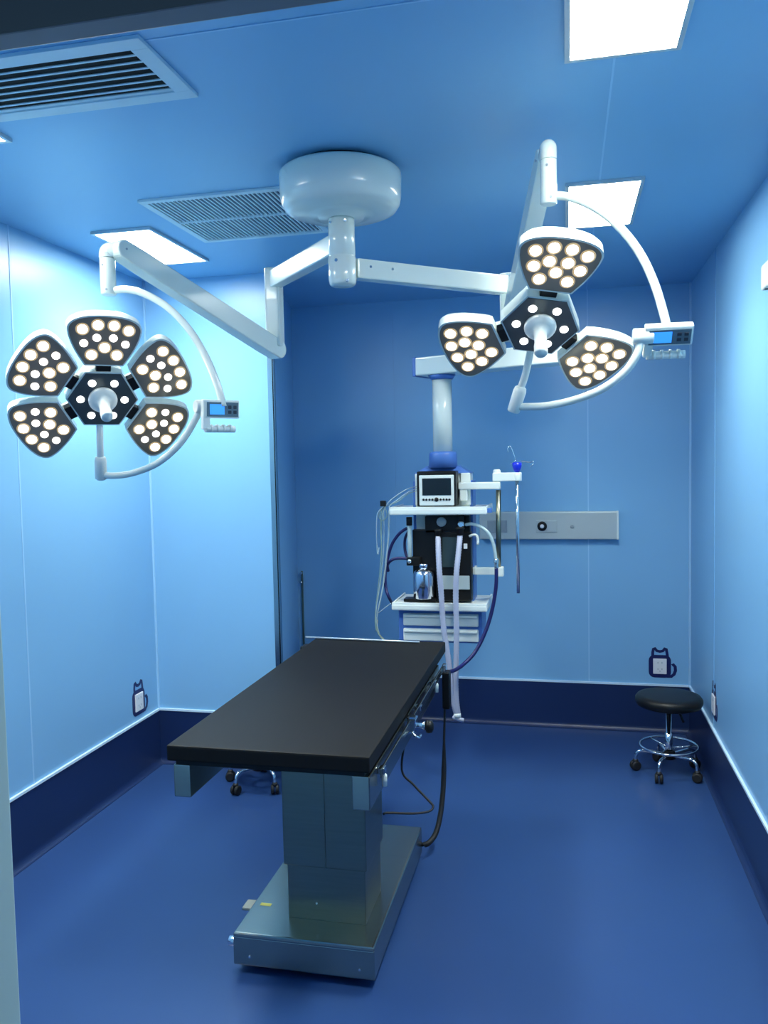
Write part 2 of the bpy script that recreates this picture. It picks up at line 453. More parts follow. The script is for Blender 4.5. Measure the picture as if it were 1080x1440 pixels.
def control_box(root, C, X, Y, N, s=1.0):
    G = frame(C, X, Y, N)
    b = MB().box((-.066 * s, -.020 * s, -.025 * s), (.066 * s, .042 * s, .0), .005, 2, G)
    b.box((-.066 * s, -.058 * s, -.022 * s), (-.040 * s, -.01 * s, -.002), .005, 2, G)
    b = b.build('control_box', WHITEP, root)
    g = MB().tube([G @ Vector((x_ * s, -.056 * s, -.012 * s)) for x_ in (-.055, -.02, .02, .052)], .0115 * s, 12, 3)
    for x_ in (-.035, -.012, .011, .034):
        g.lathe([(.0135 * s, -.004), (.0135 * s, .004)], G @ Vector((x_ * s, -.054 * s, -.012 * s)), X, 12)
    g.build('grip', WHITEP, b)
    MB().box((-.054 * s, -.014 * s, .0), (.060 * s, .034 * s, .0025), .001, 1, G).build('key_panel', KEYPANEL, b)
    MB().box((-.044 * s, -.007 * s, .0025), (.008 * s, .027 * s, .0035), 0, 1, G).build('screen', LCD, b)
    for ix in (0, 1):
        for iy in (0, 1):
            x_ = .022 + ix * .019; y_ = -.004 + iy * .017
            MB().box((x_ * s, y_ * s, .0025), ((x_ + .012) * s, (y_ + .011) * s, .0045), .001, 1, G).build('key', DKEY, b)
    return b

def arc_pts(C, a, b, n, t0, t1):
    return [Vector(C) + a * math.cos(t0 + (t1 - t0) * k / n) + b * math.sin(t0 + (t1 - t0) * k / n) for k in range(n + 1)]

def lamp(label, joint, zarm, zlow, piv, tubepx, tube_d, tube_top, tube_bot, elbow, headC, cols, angles, bright, arcs, boxspec, knuckle, armw, post_w):
    root = thing('surgical_lamp', label, 'surgical lamp', (MX, MY, zarm))
    # horizontal pivot arm and hanging post
    J = Vector((joint[0], joint[1], zarm)); d = (J - Vector((MX, MY, zarm))).normalized()
    pa = MB().bar(Vector((MX, MY, zarm)) + d * .0495, J - d * .01, .052, armw, .006)
    pa = pa.build('pivot_arm', WHITE, root)
    for k in (.1, .19):
        sd = d.cross(Vector((0, 0, 1))); q = Vector((MX, MY, zarm)) + d * k - sd * -.026 + Vector((0, 0, .008))
        MB().cyl(q, q + sd * .003, .005, 8).build('screw', CHROME, pa)
    MB().box((J.x - post_w / 2, J.y - post_w / 2, zlow), (J.x + post_w / 2, J.y + post_w / 2, zarm + armw * .5 + .012), .010, 3).build('hanging_post', WHITE, root)
    A = Vector((joint[0], joint[1], zlow - .01))
    spring_arm(root, A, piv, .058, .078)
    # elbow and drop tube
    top = dp(*tube_top, tube_d); bot = Vector((top.x, top.y, dp(*tube_bot, tube_d).z))
    r_ = .0262 if tube_d > 2.6 else .0240
    el = MB().tube([Vector((top.x, top.y, bot.z + (top.z - bot.z) * elbow)), Vector((top.x, top.y, top.z - .045)), Vector((top.x, top.y, top.z - .028)) + (Vector(piv) - top) * .08, Vector((top.x, top.y, piv[2])) + (Vector(piv) - Vector((top.x, top.y, piv[2]))) * .45, Vector(piv)], r_ * 1.04, 20, 6)
    el.build('elbow', WHITE, root)
    dt = MB().lathe([(r_ * .9, 0), (r_, .003), (r_, (top.z - bot.z) * elbow - .004), (r_ * .93, (top.z - bot.z) * elbow)], bot, (0, 0, 1), 24).build('drop_tube', WHITE, root)
    for k, a in ((.55, -100), (.08, -75)):
        dd = Vector((math.cos(math.radians(a)), math.sin(math.radians(a)), 0)); q = Vector((bot.x, bot.y, bot.z + (top.z - bot.z) * k)) + dd * r_ * .95
        MB().cyl(q, q + dd * .003, .004, 8).build('screw', GREYP, dt)
    # yoke arcs given as measured points on the swung plane
    up_pts = [dp(*q) for q in arcs[0]]
    up_pts[0] = Vector((bot.x, bot.y, up_pts[0].z))
    MB().tube(up_pts, .0125, 14, 5).build('upper_yoke', WHITE, root)
    x, y, n = tri_frame(cols)
    lo_pts = [dp(*q) for q in arcs[1]]
    MB().tube(lo_pts, .0115, 14, 5).build('lower_yoke', WHITE, root)
    kb, kt = lo_pts[-1], dp(*knuckle[0])
    kd = (kt - kb).normalized(); kl = (kt - kb).length
    MB().lathe([(.016, -.018), (.020, -.014), (.0205, .05), (.018, .062), (.0125, .066)], kb, kd, 20).build('knuckle', GREYP if False else WHITEP, root)
    C = Vector(headC)
    MB().tube([kb + kd * .06, kt, C - n * .09 - y * .03], .0115, 14, 5).build('stem', WHITEP, root)
    bx = boxspec
    control_box(root, *bx)
    j0 = lo_pts[0]
    MB().cyl(j0 - bx[1] * .022, j0 + bx[1] * .035, .022, 20).build('yoke_joint', WHITEP, root)
    lamp_head(root, C, x, y, n, angles, bright)
    return root

LC, LCOLS = (-1.5189, 2.4979, 1.9371), [(.789, .6143, .0046), (.3417, -.4451, .8277), (.5105, -.6515, -.5612)]
RC, RCOLS = (-.0713, 2.4729, 2.0964), [(.9691, .2064, -.1347), (.244, -.727, .6418), (.0346, -.6549, -.7549)]
# control boxes: own frames
def yawframe(deg, tilt):
    a = math.radians(deg); x = Vector((math.cos(a), math.sin(a), 0)); tt = math.radians(tilt)
    n = Vector((math.sin(a) * math.cos(tt), -math.cos(a) * math.cos(tt), -math.sin(tt))); y = n.cross(x)
    return x, y, n
bxL = yawframe(48, 4); bxR = yawframe(2, 38)
lamp('five-petal surgical lamp with lit LEDs on the left hanging arm', (-1.203, 3.335), 2.487, 2.205, dp(170, 352, 2.80), None, 2.80, (150, 341), (149, 414), .70,
     LC, LCOLS, (90, 150, 210, 330, 30), False,
     ([(160, 408, 2.80), (178, 407, 2.80), (205, 414, 2.79), (238, 434, 2.78), (268, 466, 2.77), (291, 505, 2.76), (306, 542, 2.76), (314, 572, 2.76)],
      [(283, 572, 2.76), (272, 595, 2.76), (252, 625, 2.77), (222, 651, 2.80), (188, 665, 2.84), (160, 669, 2.86), (142, 667, 2.87)]),
     (dp(312, 580, 2.755), *bxL, 1.0), ((140.5, 615, 2.82),), .072, .064)
lamp('three-petal surgical lamp with lit LEDs on the right hanging arm', (-.222, 3.335), 2.398, 2.225, dp(767, 226, 2.53), None, 2.42, (771, 192), (770, 286), .66,
     RC, RCOLS, (90, 210, 330), True,
     ([(782, 273, 2.42), (800, 277, 2.42), (838, 293, 2.40), (872, 320, 2.38), (900, 356, 2.36), (920, 398, 2.34), (933, 440, 2.33), (940, 470, 2.32)],
      [(901, 473, 2.33), (896, 498, 2.34), (878, 524, 2.37), (845, 548, 2.42), (805, 563, 2.48), (765, 571, 2.53), (724, 572, 2.57)]),
     (dp(940, 478, 2.315), *bxR, 1.0), ((741, 518, 2.53),), .070, .060)

# ------------------------------------------------------------------ operating table
TX0, TX1, TY0, TY1, TZ = -1.205, -.563, 2.258, 3.800, .852
t = thing('operating_table', 'operating table with black mattress on a stainless steel pedestal', 'operating table', (-.86, 2.93, 0))
m = MB()
m.box((TX0, TY0, .803), (TX1, TY1, TZ), .006, 2)
m.build('mattress', PAD, t)
MB().box((TX0 + .02, TY0 + .02, .786), (TX1 - .02, TY1 - .03, .803)).build('tabletop', BLACK, t)
for xa, xb in ((-.622, -.568), (-1.192, -1.138)):
    sb = MB().box((xa, TY0 + .018, .684), (xb, 3.62, .786), .003).build('side_beam', STEELH, t)
rl = MB().box((-.556, 2.36, .752), (-.549, 3.66, .780), .002).build('accessory_rail', STEELH, t)
rl2 = MB().box((-1.211, 2.36, .752), (-1.204, 3.66, .780), .002).build('accessory_rail', STEELH, t)
for y_ in (2.375, 3.02, 3.38):
    for xa, xb in ((-.568, -.545), (-1.215, -1.192)):
        MB().box((xa, y_, .756), (xb, y_ + .03, .776), .003).build('rail_bracket', CHROME, t)
for y_ in (2.40, 3.44):
    MB().lathe([(.008, 0), (.008, .035), (.004, .04)], (-.551, y_, .712), (0, 0, 1), 12).build('peg', WHITEP, t)
c = MB().box((-.958, 2.592, .330), (-.664, 2.845, .786), .004); c.box((-.812, 2.588, .33), (-.806, 2.593, .786)); c = c.build('column', STEEL, t)
MB().box((-.948, 2.602, .138), (-.672, 2.835, .34), .003).build('inner_column', STEEL, t)
b = MB().box((-1.103, 2.478, .030), (-.615, 3.375, .128), .004)
b.box((-1.103, 2.478, .120), (-.615, 3.375, .140), .009, 3)
b.build('base', STEELH, t)
MB().box((-1.055, 2.53, 0.001), (-.66, 3.32, .034)).build('plinth', PLINTH, t)
for x_ in (-1.045, -.665):
    MB().lathe([(.004, 0), (.004, .003)], (x_, 2.4785, .062), (0, -1, 0), 10).build('screw', CHROME, t)
MB().lathe([(.004, 0), (.004, .003)], (-.845, 2.602, .20), (0, -1, 0), 10).build('screw', CHROME, t)
MB().cyl((-1.103, 2.52, .085), (-1.135, 2.52, .085), .017, 16).build('lock_knob', CHROME, t)
pd = MB().box((-1.155, 2.68, .098), (-1.108, 2.74, .110), .005); pd.build('foot_pedal', BEIGE, t)
MB().cyl((-1.13, 2.71, .10), (-1.103, 2.71, .07), .006, 8).build('pedal_arm', CHROME, t)
MB().box((-1.075, 2.655, .1401), (-1.035, 2.672, .1406)).build('warning_label', YELLOW, t)
# headrest tab sticking out on the far left corner
MB().box((-1.255, 3.70, .79), (-1.20, 3.78, .83), .01).build('arm_socket', BLACK, t)
tag(MB().tube([at(430, 896, 'z', TZ + .008), at(590, 903, 'z', TZ + .008)], .0045, 10, 0).build('metal_rod', ALU), 'thin bright metal rod lying across the far end of the black mattress', 'rod')
# rail clamp
cp = at(580, 1030, 'x', -.545)
t = thing('rail_clamp', 'chrome accessory clamp with black knob on the right table rail', 'clamp', cp)
k = MB().box((-.560, cp.y - .026, .738), (-.528, cp.y + .026, .793), .006)
k.box((-.574, cp.y - .018, .775), (-.53, cp.y + .018, .795), .004)
k.build('clamp_body', CHROME, t)
MB().lathe([(.010, 0), (.010, .02), (.016, .024), (.016, .03)], (-.528, cp.y, .762), (1, 0, 0), 16).build('screw', CHROME, t)
MB().lathe([(.012, 0), (.022, .004), (.024, .012), (.022, .024), (.010, .030), (0, .03)], (-.498, cp.y + .004, .758), (1, .1, 0), 20).build('knob', BLACK, t)
MB().tube([(-.54, cp.y - .027, .745), (-.53, cp.y - .034, .735), (-.515, cp.y - .03, .728), (-.515, cp.y, .728)], .005, 8, 3).build('lever', CHROME, t)
# hand control and its cord
hp = Vector((-.532, 3.59, .72))
t = thing('hand_control', 'black wired hand control hanging from the far end of the right table rail', 'hand control', hp)
MB().box((-.546, 3.555, .60), (-.512, 3.615, .768), .010, 3).build('handset', BLACK, t)
MB().box((-.546, 3.57, .765), (-.530, 3.60, .800), .004).build('hook', CHROME, t)
MB().tube([(-.539, 3.585, .602), (-.540, 3.58, .54), (-.542, 3.57, .45), (-.543, 3.56, .33), (-.545, 3.53, .23), (-.552, 3.48, .14), (-.566, 3.43, .085), (-.59, 3.392, .062), (-.608, 3.386, .056), (-.610, 3.385, .055)],
          [.005, .005, .0055, .0115, .0115, .0115, .0115, .0115, .0115, .0115], 12, 5).build('cord', RUBBER, t)
tag(MB().tube([(-.600, 3.005, .679), at(565, 1082, 'y', 2.98), at(582, 1104, 'y', 2.96), at(603, 1126, 'y', 2.94), at(609, 1134, 'y', 2.92), at(603, 1141, 'y', 2.90), at(580, 1144, 'y', 2.87), at(545, 1143, 'y', 2.85), (-.656, 2.83, at(540, 1143, 'y', 2.84).z)], .0042, 8, 6).build('cable', RUBBER),
    'thin dark cable looping out beside the table column', 'cable')

# ------------------------------------------------------------------ stools
def stool(label, c, rot, zs):
    t = thing('rolling_stool', label, 'stool', (*c, 0), 'rolling stools')
    cx, cy = c
    MB().lathe([(.0, zs - .062), (.150, zs - .062), (.166, zs - .056), (.174, zs - .038), (.174, zs - .022), (.164, zs - .008), (.14, zs - .002), (0, zs)], (cx, cy, 0), n=40).build('seat', SEAT, t)
    MB().lathe([(.05, zs - .07), (.05, zs - .062)], (cx, cy, 0), n=20).build('seat_plate', BLACK, t)
    MB().lathe([(.020, .09), (.020, .22), (.014, .222), (.014, zs - .065)], (cx, cy, 0), n=18).build('post', CHROME, t)
    MB().tube([(cx + .02, cy - .02, zs - .075), (cx + .05, cy - .03, zs - .09), (cx + .07, cy - .035, zs - .14)], .007, 8, 3).build('lever', BLACK, t)
    rg = MB(); N = 40; rg_pts = [(cx + .150 * math.cos(2 * PI * k / N), cy + .150 * math.sin(2 * PI * k / N), .150) for k in range(N + 1)]
    rg.tube(rg_pts, .0068, 10, 0, caps=False)
    for k in range(3):
        a = rot + 2 * PI * k / 3; rg.tube([(cx + .018 * math.cos(a), cy + .018 * math.sin(a), .14), (cx + .150 * math.cos(a), cy + .150 * math.sin(a), .150)], .005, 8, 0)
    rg.build('foot_ring', CHROME, t)
    MB().lathe([(.018, .075), (.034, .082), (.034, .118), (.024, .125)], (cx, cy, 0), n=20).build('base_hub', BLACK, t)
    for k in range(5):
        a = rot + 2 * PI * k / 5; d = Vector((math.cos(a), math.sin(a), 0)); o = Vector((cx, cy, 0))
        lg = MB().tube([o + d * .02 + Vector((0, 0, .102)), o + d * .08 + Vector((0, 0, .108)), o + d * .135 + Vector((0, 0, .112)), o + d * .165 + Vector((0, 0, .095)), o + d * .172 + Vector((0, 0, .055))], .0095, 10, 4).build('leg', CHROME, t)
        e = o + d * .172; sx = Vector((-d.y, d.x, 0)); ca = random.uniform(-.6, .6); sx = (sx * math.cos(ca) + d * math.sin(ca))
        cs = MB()
        for s_ in (-1, 1):
            q = e + sx * s_ * .012 + Vector((0, 0, .0265)); cs.lathe([(.018, -.009), (.025, -.006), (.0262, 0), (.025, .006), (.018, .009)], q, sx, 20)
        cs.lathe([(.012, .045), (.017, .05), (.012, .062)], e, (0, 0, 1), 12)
        cs.build('caster', RUBBER, lg)
    return t
stool('black round rolling stool with chrome foot ring in the far right corner', (.532, 4.555), math.radians(-113), .432)
stool('black round rolling stool mostly hidden under the left side of the operating table', (-1.615, 4.035), math.radians(-113), .432)

# ------------------------------------------------------------------ ceiling pendant with shelves
PX, PY = -.655, 4.44
t = thing('equipment_pendant', 'white and blue ceiling pendant with arm, column, two shelves and drawers', 'equipment pendant', (PX, PY, .73))
QX, QY = -.075, 4.20
MB().lathe([(.0, 2.285), (.075, 2.285), (.075, H - .05), (.14, H - .045), (.15, H - .03), (.15, H)], (QX, QY, 0), n=36).build('ceiling_column', WHITE, t)
am = MB().bar((PX - .115, PY + .045, 2.222), (QX + .10, QY - .04, 2.222), .15, .098, .010, seg=3).build('arm', WHITE, t)
dv = (Vector((QX, QY, 0)) - Vector((PX, PY, 0))).normalized()
e0 = Vector((PX, PY, 2.222)) - dv * .122
MB().bar(e0 - dv * .018, e0 + dv * .004, .158, .106, .006).build('arm_end_cap', BLUEP, t)
MB().lathe([(.058, 2.148), (.075, 2.172)], (PX, PY, 0), n=30).build('arm_collar', BLUEP, t)
MB().lathe([(.0525, 1.745), (.0525, 2.16)], (PX, PY, 0), n=32).build('column', WHITE, t)
MB().lathe([(.078, 1.672), (.076, 1.745), (.070, 1.757), (.055, 1.76)], (PX, PY, 0), n=32).build('column_collar', BLUEP, t)
hb = MB()
b = bmesh.new()
z0, z1 = 1.640, 1.682
A = [b.verts.new(v) for v in ((-.812, 4.404, z0), (-.503, 4.404, z0), (-.503, 4.60, z0), (-.812, 4.60, z0))]
Bv = [b.verts.new(v) for v in ((-.742, 4.425, z1), (-.572, 4.425, z1), (-.572, 4.53, z1), (-.742, 4.53, z1))]
b.faces.new(A[::-1]); b.faces.new(Bv)
for k in range(4): b.faces.new((A[k], A[(k + 1) % 4], Bv[(k + 1) % 4], Bv[k]))
hb._join(b); hb.build('top_cap', BLUEP, t)
MB().box((-.806, 4.415, .74), (-.509, 4.58, 1.642), .006).build('service_body', WHITEP, t)
for xa, xb in ((-.822, -.806), (-.509, -.493)):
    MB().box((xa, 4.42, .74), (xb, 4.575, 1.60), .004).build('side_panel', BLUEP, t)
MB().box((-.806, 4.403, 1.468), (-.760, 4.42, 1.642), .004).build('gas_block', WHITEP, t)
MB().box((-.556, 4.403, 1.468), (-.503, 4.42, 1.642), .004).build('gas_block', WHITEP, t)
def shelf(x0, x1, y0, y1, z):
    s_ = MB().box((x0, y0, z - .042), (x1, y1, z - .008), .008, 2); s_.box((x0 + .002, y0 + .002, z - .016), (x1 - .002, y0 + .014, z), .003); 
    s_.box((x0 + .002, y0 + .01, z - .016), (x0 + .012, y1, z), .003); s_.box((x1 - .012, y0 + .01, z - .016), (x1 - .002, y1, z), .003)
    return s_.build('shelf', WHITEP, t)
shelf(-.925, -.403, 4.27, 4.62, 1.466); shelf(-.923, -.409, 4.27, 4.62, .952)
for x_, z_ in ((-.403, 1.445),):
    MB().box((x_, 4.275, z_ - .012), (x_ + .024, 4.31, z_ + .012), .003).build('rail_end', BLUEP, t)
cb = MB().box((-.90, 4.345, .725), (-.445, 4.58, .908), .004).build('drawer_unit', BLUEP, t)
for za, zb in ((.818, .885), (.735, .802)):
    dr = MB().box((-.872, 4.325, za), (-.462, 4.348, zb), .008, 3).build('drawer_front', WHITEP, cb)
    dr2 = MB().box((-.868, 4.315, zb - .020), (-.466, 4.33, zb - .004), .006, 2).build('drawer_lip', WHITEP, cb)
# swing arms on the right
def px(x, y, Y=4.38): return at(x, y, 'y', Y)
a, b_ = px(645, 683), px(704, 683); MB().box((a.x, 4.355, px(675, 688).z), (b_.x, 4.405, px(675, 678).z), .006).build('swing_arm', WHITEP, t)
a = px(647, 692); b_ = px(658, 704); MB().box((a.x, 4.36, b_.z), (b_.x, 4.40, px(647, 688).z), .005).build('arm_bracket', WHITEP, t)
a, b_ = px(693, 671), px(727, 671); zl_, zh_ = px(713, 676.5).z, px(713, 664.5).z
sw = MB().box((a.x, 4.357, zl_), (b_.x - .012, 4.403, zh_), .005)
sw.lathe([(.0100, 0), (.0235, 0), (.025, .003), (.025, zh_ - zl_ - .003), (.0235, zh_ - zl_), (.0100, zh_ - zl_), (.0100, 0)], (b_.x, 4.38, zl_), n=24)
sw.build('swing_arm', WHITEP, t)
a = px(699, 678); MB().lathe([(.020, a.z), (.020, px(699, 662).z), (.014, px(699, 660).z)], (a.x, 4.38, 0), n=20).build('arm_joint', WHITEP, t)
MB().tube([px(701, 689), px(701, 799)], .0135, 16, 0).build('hanging_rail', STEEL, t)
a = px(663, 803); b_ = px(708, 803); MB().box((-.486, 4.365, px(680, 808).z), (b_.x, 4.395, px(680, 798).z), .005).box((-.493, 4.37, px(680, 808).z), (-.478, 4.46, px(680, 798).z), .003).build('lower_arm', WHITEP, t)
a = px(699, 797); b_ = px(708.5, 810); MB().box((a.x, 4.352, b_.z), (b_.x, 4.408, a.z), .005).build('rail_clamp', WHITEP, t)

# drip pole in the outer arm
pt, pb = px(727, 652), px(727, 834)
t = thing('drip_pole', 'slim steel drip pole with blue hook holder hanging beside the pendant', 'drip pole', pb)
MB().tube([(pt.x, pt.y, pb.z), pt], .0092, 14, 0).build('pole', CHROME, t)
MB().lathe([(.012, -.045), (.020, -.03), (.025, -.012), (.025, .004), (.012, .008)], pt, (0, 0, 1), 16).build('hook_holder', BLUEB, t)
for pts in ([(726, 648), (723, 640), (720, 632), (717, 627), (714, 631), (715, 636)], [(731, 648), (738, 649), (745, 650), (750, 649), (749, 654), (745, 656)], [(725, 648), (721, 651), (717, 652)]):
    MB().tube([px(*q) for q in pts], .0030, 8, 3).build('hook', CHROME, t)

# patient monitor on the upper shelf
t = thing('patient_monitor', 'small white monitor with dark screen on the upper pendant shelf', 'monitor', (-.667, 4.31, 1.466))
MB().box((-.776, 4.285, 1.468), (-.566, 4.40, 1.655), .010, 3).build('housing', BLACK, t)
z_ = lambda py: at(614, py, 'y', 4.28).z
x_ = lambda q: at(q, 690, 'y', 4.28).x
MB().box((x_(589.5), 4.279, z_(711)), (x_(638.5), 4.287, z_(668)), .006, 2).build('front_frame', WHITEP, t)
MB().box((x_(594), 4.277, z_(696.5)), (x_(634.5), 4.282, z_(672.5)), .001).build('screen', SCREENOFF, t)
for k in range(9):
    q = 595.5 + k * 4.62 if k < 4 else 600 + (k) * 4.35
    q = [595.5, 599.5, 603.8, 608, 613.7, 619.5, 623.8, 628, 632][k]
    MB().lathe([(.006 if k != 4 else .0115, 0), (.006 if k != 4 else .0115, .004), (0, .005)], (x_(q), 4.280, z_(702.5)), (0, -1, 0), 14).build('knob' if k == 4 else 'button', BLACK, t)

# anaesthesia machine on the lower shelf
ZS = .955
t = thing('anesthesia_machine', 'black anaesthesia machine with silver canister standing on the lower pendant shelf', 'anaesthesia machine', (-.66, 4.40, ZS))
def mx(q, Y=4.35): return at(q, 790, 'y', Y).x
def mz(q, Y=4.35): return at(620, q, 'y', Y).z
MB().box((mx(580), 4.36, ZS), (mx(613.5), 4.41, mz(745)), .005).build('flow_housing', BLACK, t)
mn = MB().box((mx(613), 4.335, ZS), (mx(663), 4.412, mz(748)), .006, 2); mn.box((mx(598), 4.36, mz(750)), (mx(661), 4.412, mz(726)), .004)
mn.build('main_housing', BLACK, t)
MB().box((mx(569), 4.30, ZS - .003), (mx(614), 4.38, ZS + .014), .004).build('base_plate', BLACK, t)
MB().box((mx(622, 4.33), 4.330, mz(797)), (mx(643, 4.33), 4.337, mz(755)), .002).build('bellows_window', GLASSD, t)
MB().box((mx(621, 4.33), 4.329, mz(828.5, 4.33)), (mx(660, 4.33), 4.337, mz(809.5, 4.33)), .002).build('label_plate', LABELG, t)
MB().lathe([(.026, 0), (.026, .010), (.022, .013), (0, .013)], (mx(621.5), 4.36, mz(734)), (0, -1, 0), 24).build('pressure_gauge', GREYP, t)
cc = at(596.5, 838, 'y', 4.33); zc = ZS + .014
MB().lathe([(.054, 0), (.058, .004), (.058, .130), (.053, .145), (.038, .158), (.024, .161), (.024, .168), (.027, .170), (.027, .186), (.020, .190), (0, .19)], (cc.x, 4.335, zc), n=36).build('canister', SILVER, t)
MB().box((cc.x - .016, 4.279, zc + .082), (cc.x + .014, 4.283, zc + .096), .001).build('badge', BLUEP, t)
fx = at(576, 760, 'y', 4.335)
MB().cyl((fx.x, 4.335, at(576, 788, 'y', 4.335).z), (fx.x, 4.335, at(576, 736, 'y', 4.335).z), .0118, 16).build('flow_tube', CLEAR, t)
MB().cyl((fx.x, 4.335, at(576, 739, 'y', 4.335).z), (fx.x, 4.335, at(576, 727, 'y', 4.335).z), .0165, 16).build('flow_tube_cap', BLACK, t)
MB().box((mx(573), 4.32, mz(795)), (mx(592), 4.37, mz(783)), .004).build('valve_block', BLACK, t)
MB().lathe([(.012, 0), (.012, .012), (0, .016)], (at(576, 789, 'y', 4.32).x, 4.32, at(576, 789, 'y', 4.32).z), (0, -1, 0), 16).build('valve_knob', CHROME, t)
for q, w in (((616, 749), .016), ((647, 746), .018)):
    p_ = at(*q, 'y', 4.31)
    MB().lathe([(w * 1.25, .018), (w * 1.35, .010), (w, .002), (w, -.025)], p_, (0, 0, 1), 18).build('hose_port', BLACK, t)
    MB().box((p_.x - .014, 4.31, p_.z + .004), (p_.x + .014, 4.345, p_.z + .018), .003).build('port_bracket', BLACK, t)
v_ = at(648, 737, 'y', 4.315)
MB().lathe([(.016, 0), (.019, .010), (.019, .020), (.012, .026)], (v_.x, 4.335, v_.z - .003), (0, -1, 0), 16).build('relief_valve', CHROME, t)
MB().cyl((v_.x, 4.335, v_.z + .01), (v_.x, 4.335, v_.z + .048), .016, 14).build('valve_cap', BLACK, t)
MB().tube([at(660, 754, 'y', 4.33), at(667, 752, 'y', 4.32), at(671.5, 755, 'y', 4.32), at(672, 766, 'y', 4.32)], .007, 10, 4).build('elbow_fitting', WHITEP, t)
MB().box((mx(653), 4.325, mz(771)), (mx(658), 4.337, mz(764)), .002).build('switch', PLATE, t)

# breathing hoses
def corr(pts, r):
    "corrugated tube"
    mb = MB(); P = [Vector(p) for p in pts]
    out = []
    for i in range(len(P) - 1):
        p0, p1, p2, p3 = P[max(i - 1, 0)], P[i], P[i + 1], P[min(i + 2, len(P) - 1)]
        for k in range(14):
            tt = k / 14
            out.append(.5 * ((2 * p1) + (p2 - p0) * tt + (2 * p0 - 5 * p1 + 4 * p2 - p3) * tt * tt + (3 * p1 - p0 - 3 * p2 + p3) * tt ** 3))
    out.append(P[-1])
    return mb.tube(out, [r * (1.0 if i % 2 else .86) for i in range(len(out))], 12, 0)
t = thing('breathing_circuit', 'pair of pale corrugated breathing hoses hanging from the black machine, joined at the bottom', 'breathing hoses', at(643, 1010, 'y', 4.25))
h1 = [(616, 752), (616.5, 775), (618, 805), (620.5, 835), (622, 860), (624, 885), (628, 910), (631.5, 935), (634.5, 962), (638, 988), (642, 1004)]
h2 = [(647, 752), (645, 775), (642, 805), (641, 835), (641.5, 865), (642, 895), (641.5, 925), (641, 955), (641.5, 982), (644, 1004)]
for h in (h1, h2):
    pts = [at(q[0], q[1], 'y', 4.315 if i == 0 else (4.27 if i == 1 else 4.242)) for i, q in enumerate(h)]
    corr(pts, .0158).build('hose', HOSEW, t)
MB().tube([at(643, 1003, 'y', 4.242), at(643.5, 1009, 'y', 4.24)], .019, 12, 0).build('y_piece', WHITEP, t)
MB().tube([at(637, 1008, 'y', 4.24), at(644, 1011, 'y', 4.235), at(652, 1013, 'y', 4.24)], .011, 12, 3).build('mask_elbow', HOSEW, t)

# gas supply hoses
tag(MB().tube([at(572, 743, 'y', 4.35), at(562, 750, 'y', 4.36), at(552, 764, 'y', 4.37), at(546, 782, 'y', 4.37), at(542, 804, 'y', 4.36), at(542.5, 826, 'y', 4.35), at(548, 842, 'y', 4.36), at(556, 852, 'y', 4.64), at(566, 838, 'y', 4.64)], .0085, 10, 6).build('gas_hose', HOSEB),
    'dark blue hose bowing out to the left of the black machine', 'hose', 'dark blue gas hoses')
tag(MB().tube([at(574, 786, 'y', 4.33), at(566, 785, 'y', 4.34), at(556, 785.5, 'y', 4.345), at(549, 789, 'y', 4.35), at(545, 795, 'y', 4.38), at(546, 803, 'y', 4.40)], .0085, 10, 6).build('gas_hose', HOSEB),
    'short dark blue hose joining the machine valve block to the bowed hose', 'hose', 'dark blue gas hoses')
tag(MB().tube([at(574, 748, 'y', 4.37), at(570, 756, 'y', 4.39), at(569, 768, 'y', 4.40), at(571, 780, 'y', 4.39), at(576, 788, 'y', 4.38)], .0075, 10, 6).build('gas_hose', HOSEB),
    'dark blue hose curving close behind the flow tube of the machine', 'hose', 'dark blue gas hoses')
t = thing('outlet_hose', 'long part clear, part dark blue hose arching right of the black machine', 'hose', at(698, 792, 'y', 4.31))
MB().tube([at(655, 738, 'y', 4.33), at(664, 737, 'y', 4.32), at(676, 741, 'y', 4.31), at(687, 750, 'y', 4.30), at(694, 766, 'y', 4.30), at(697.5, 788, 'y', 4.30)], .009, 12, 6).build('clear_tube', CLEAR, t)
MB().lathe([(.009, -.03), (.013, -.022), (.010, -.01), (.013, .0), (.013, .018), (.009, .026)], at(698, 792, 'y', 4.30), (0, 0, 1), 14).build('connector', CHROME, t)
MB().tube([at(698, 797, 'y', 4.30), at(697.5, 825, 'y', 4.30), at(692, 858, 'y', 4.30), at(682, 890, 'y', 4.28), at(668, 917, 'y', 4.25), at(652, 934, 'y', 4.2), at(638, 943, 'y', 4.1), at(622, 946, 'y', 3.98), at(606, 952, 'y', 3.88)], .0100, 12, 6).build('blue_hose', HOSEB, t)

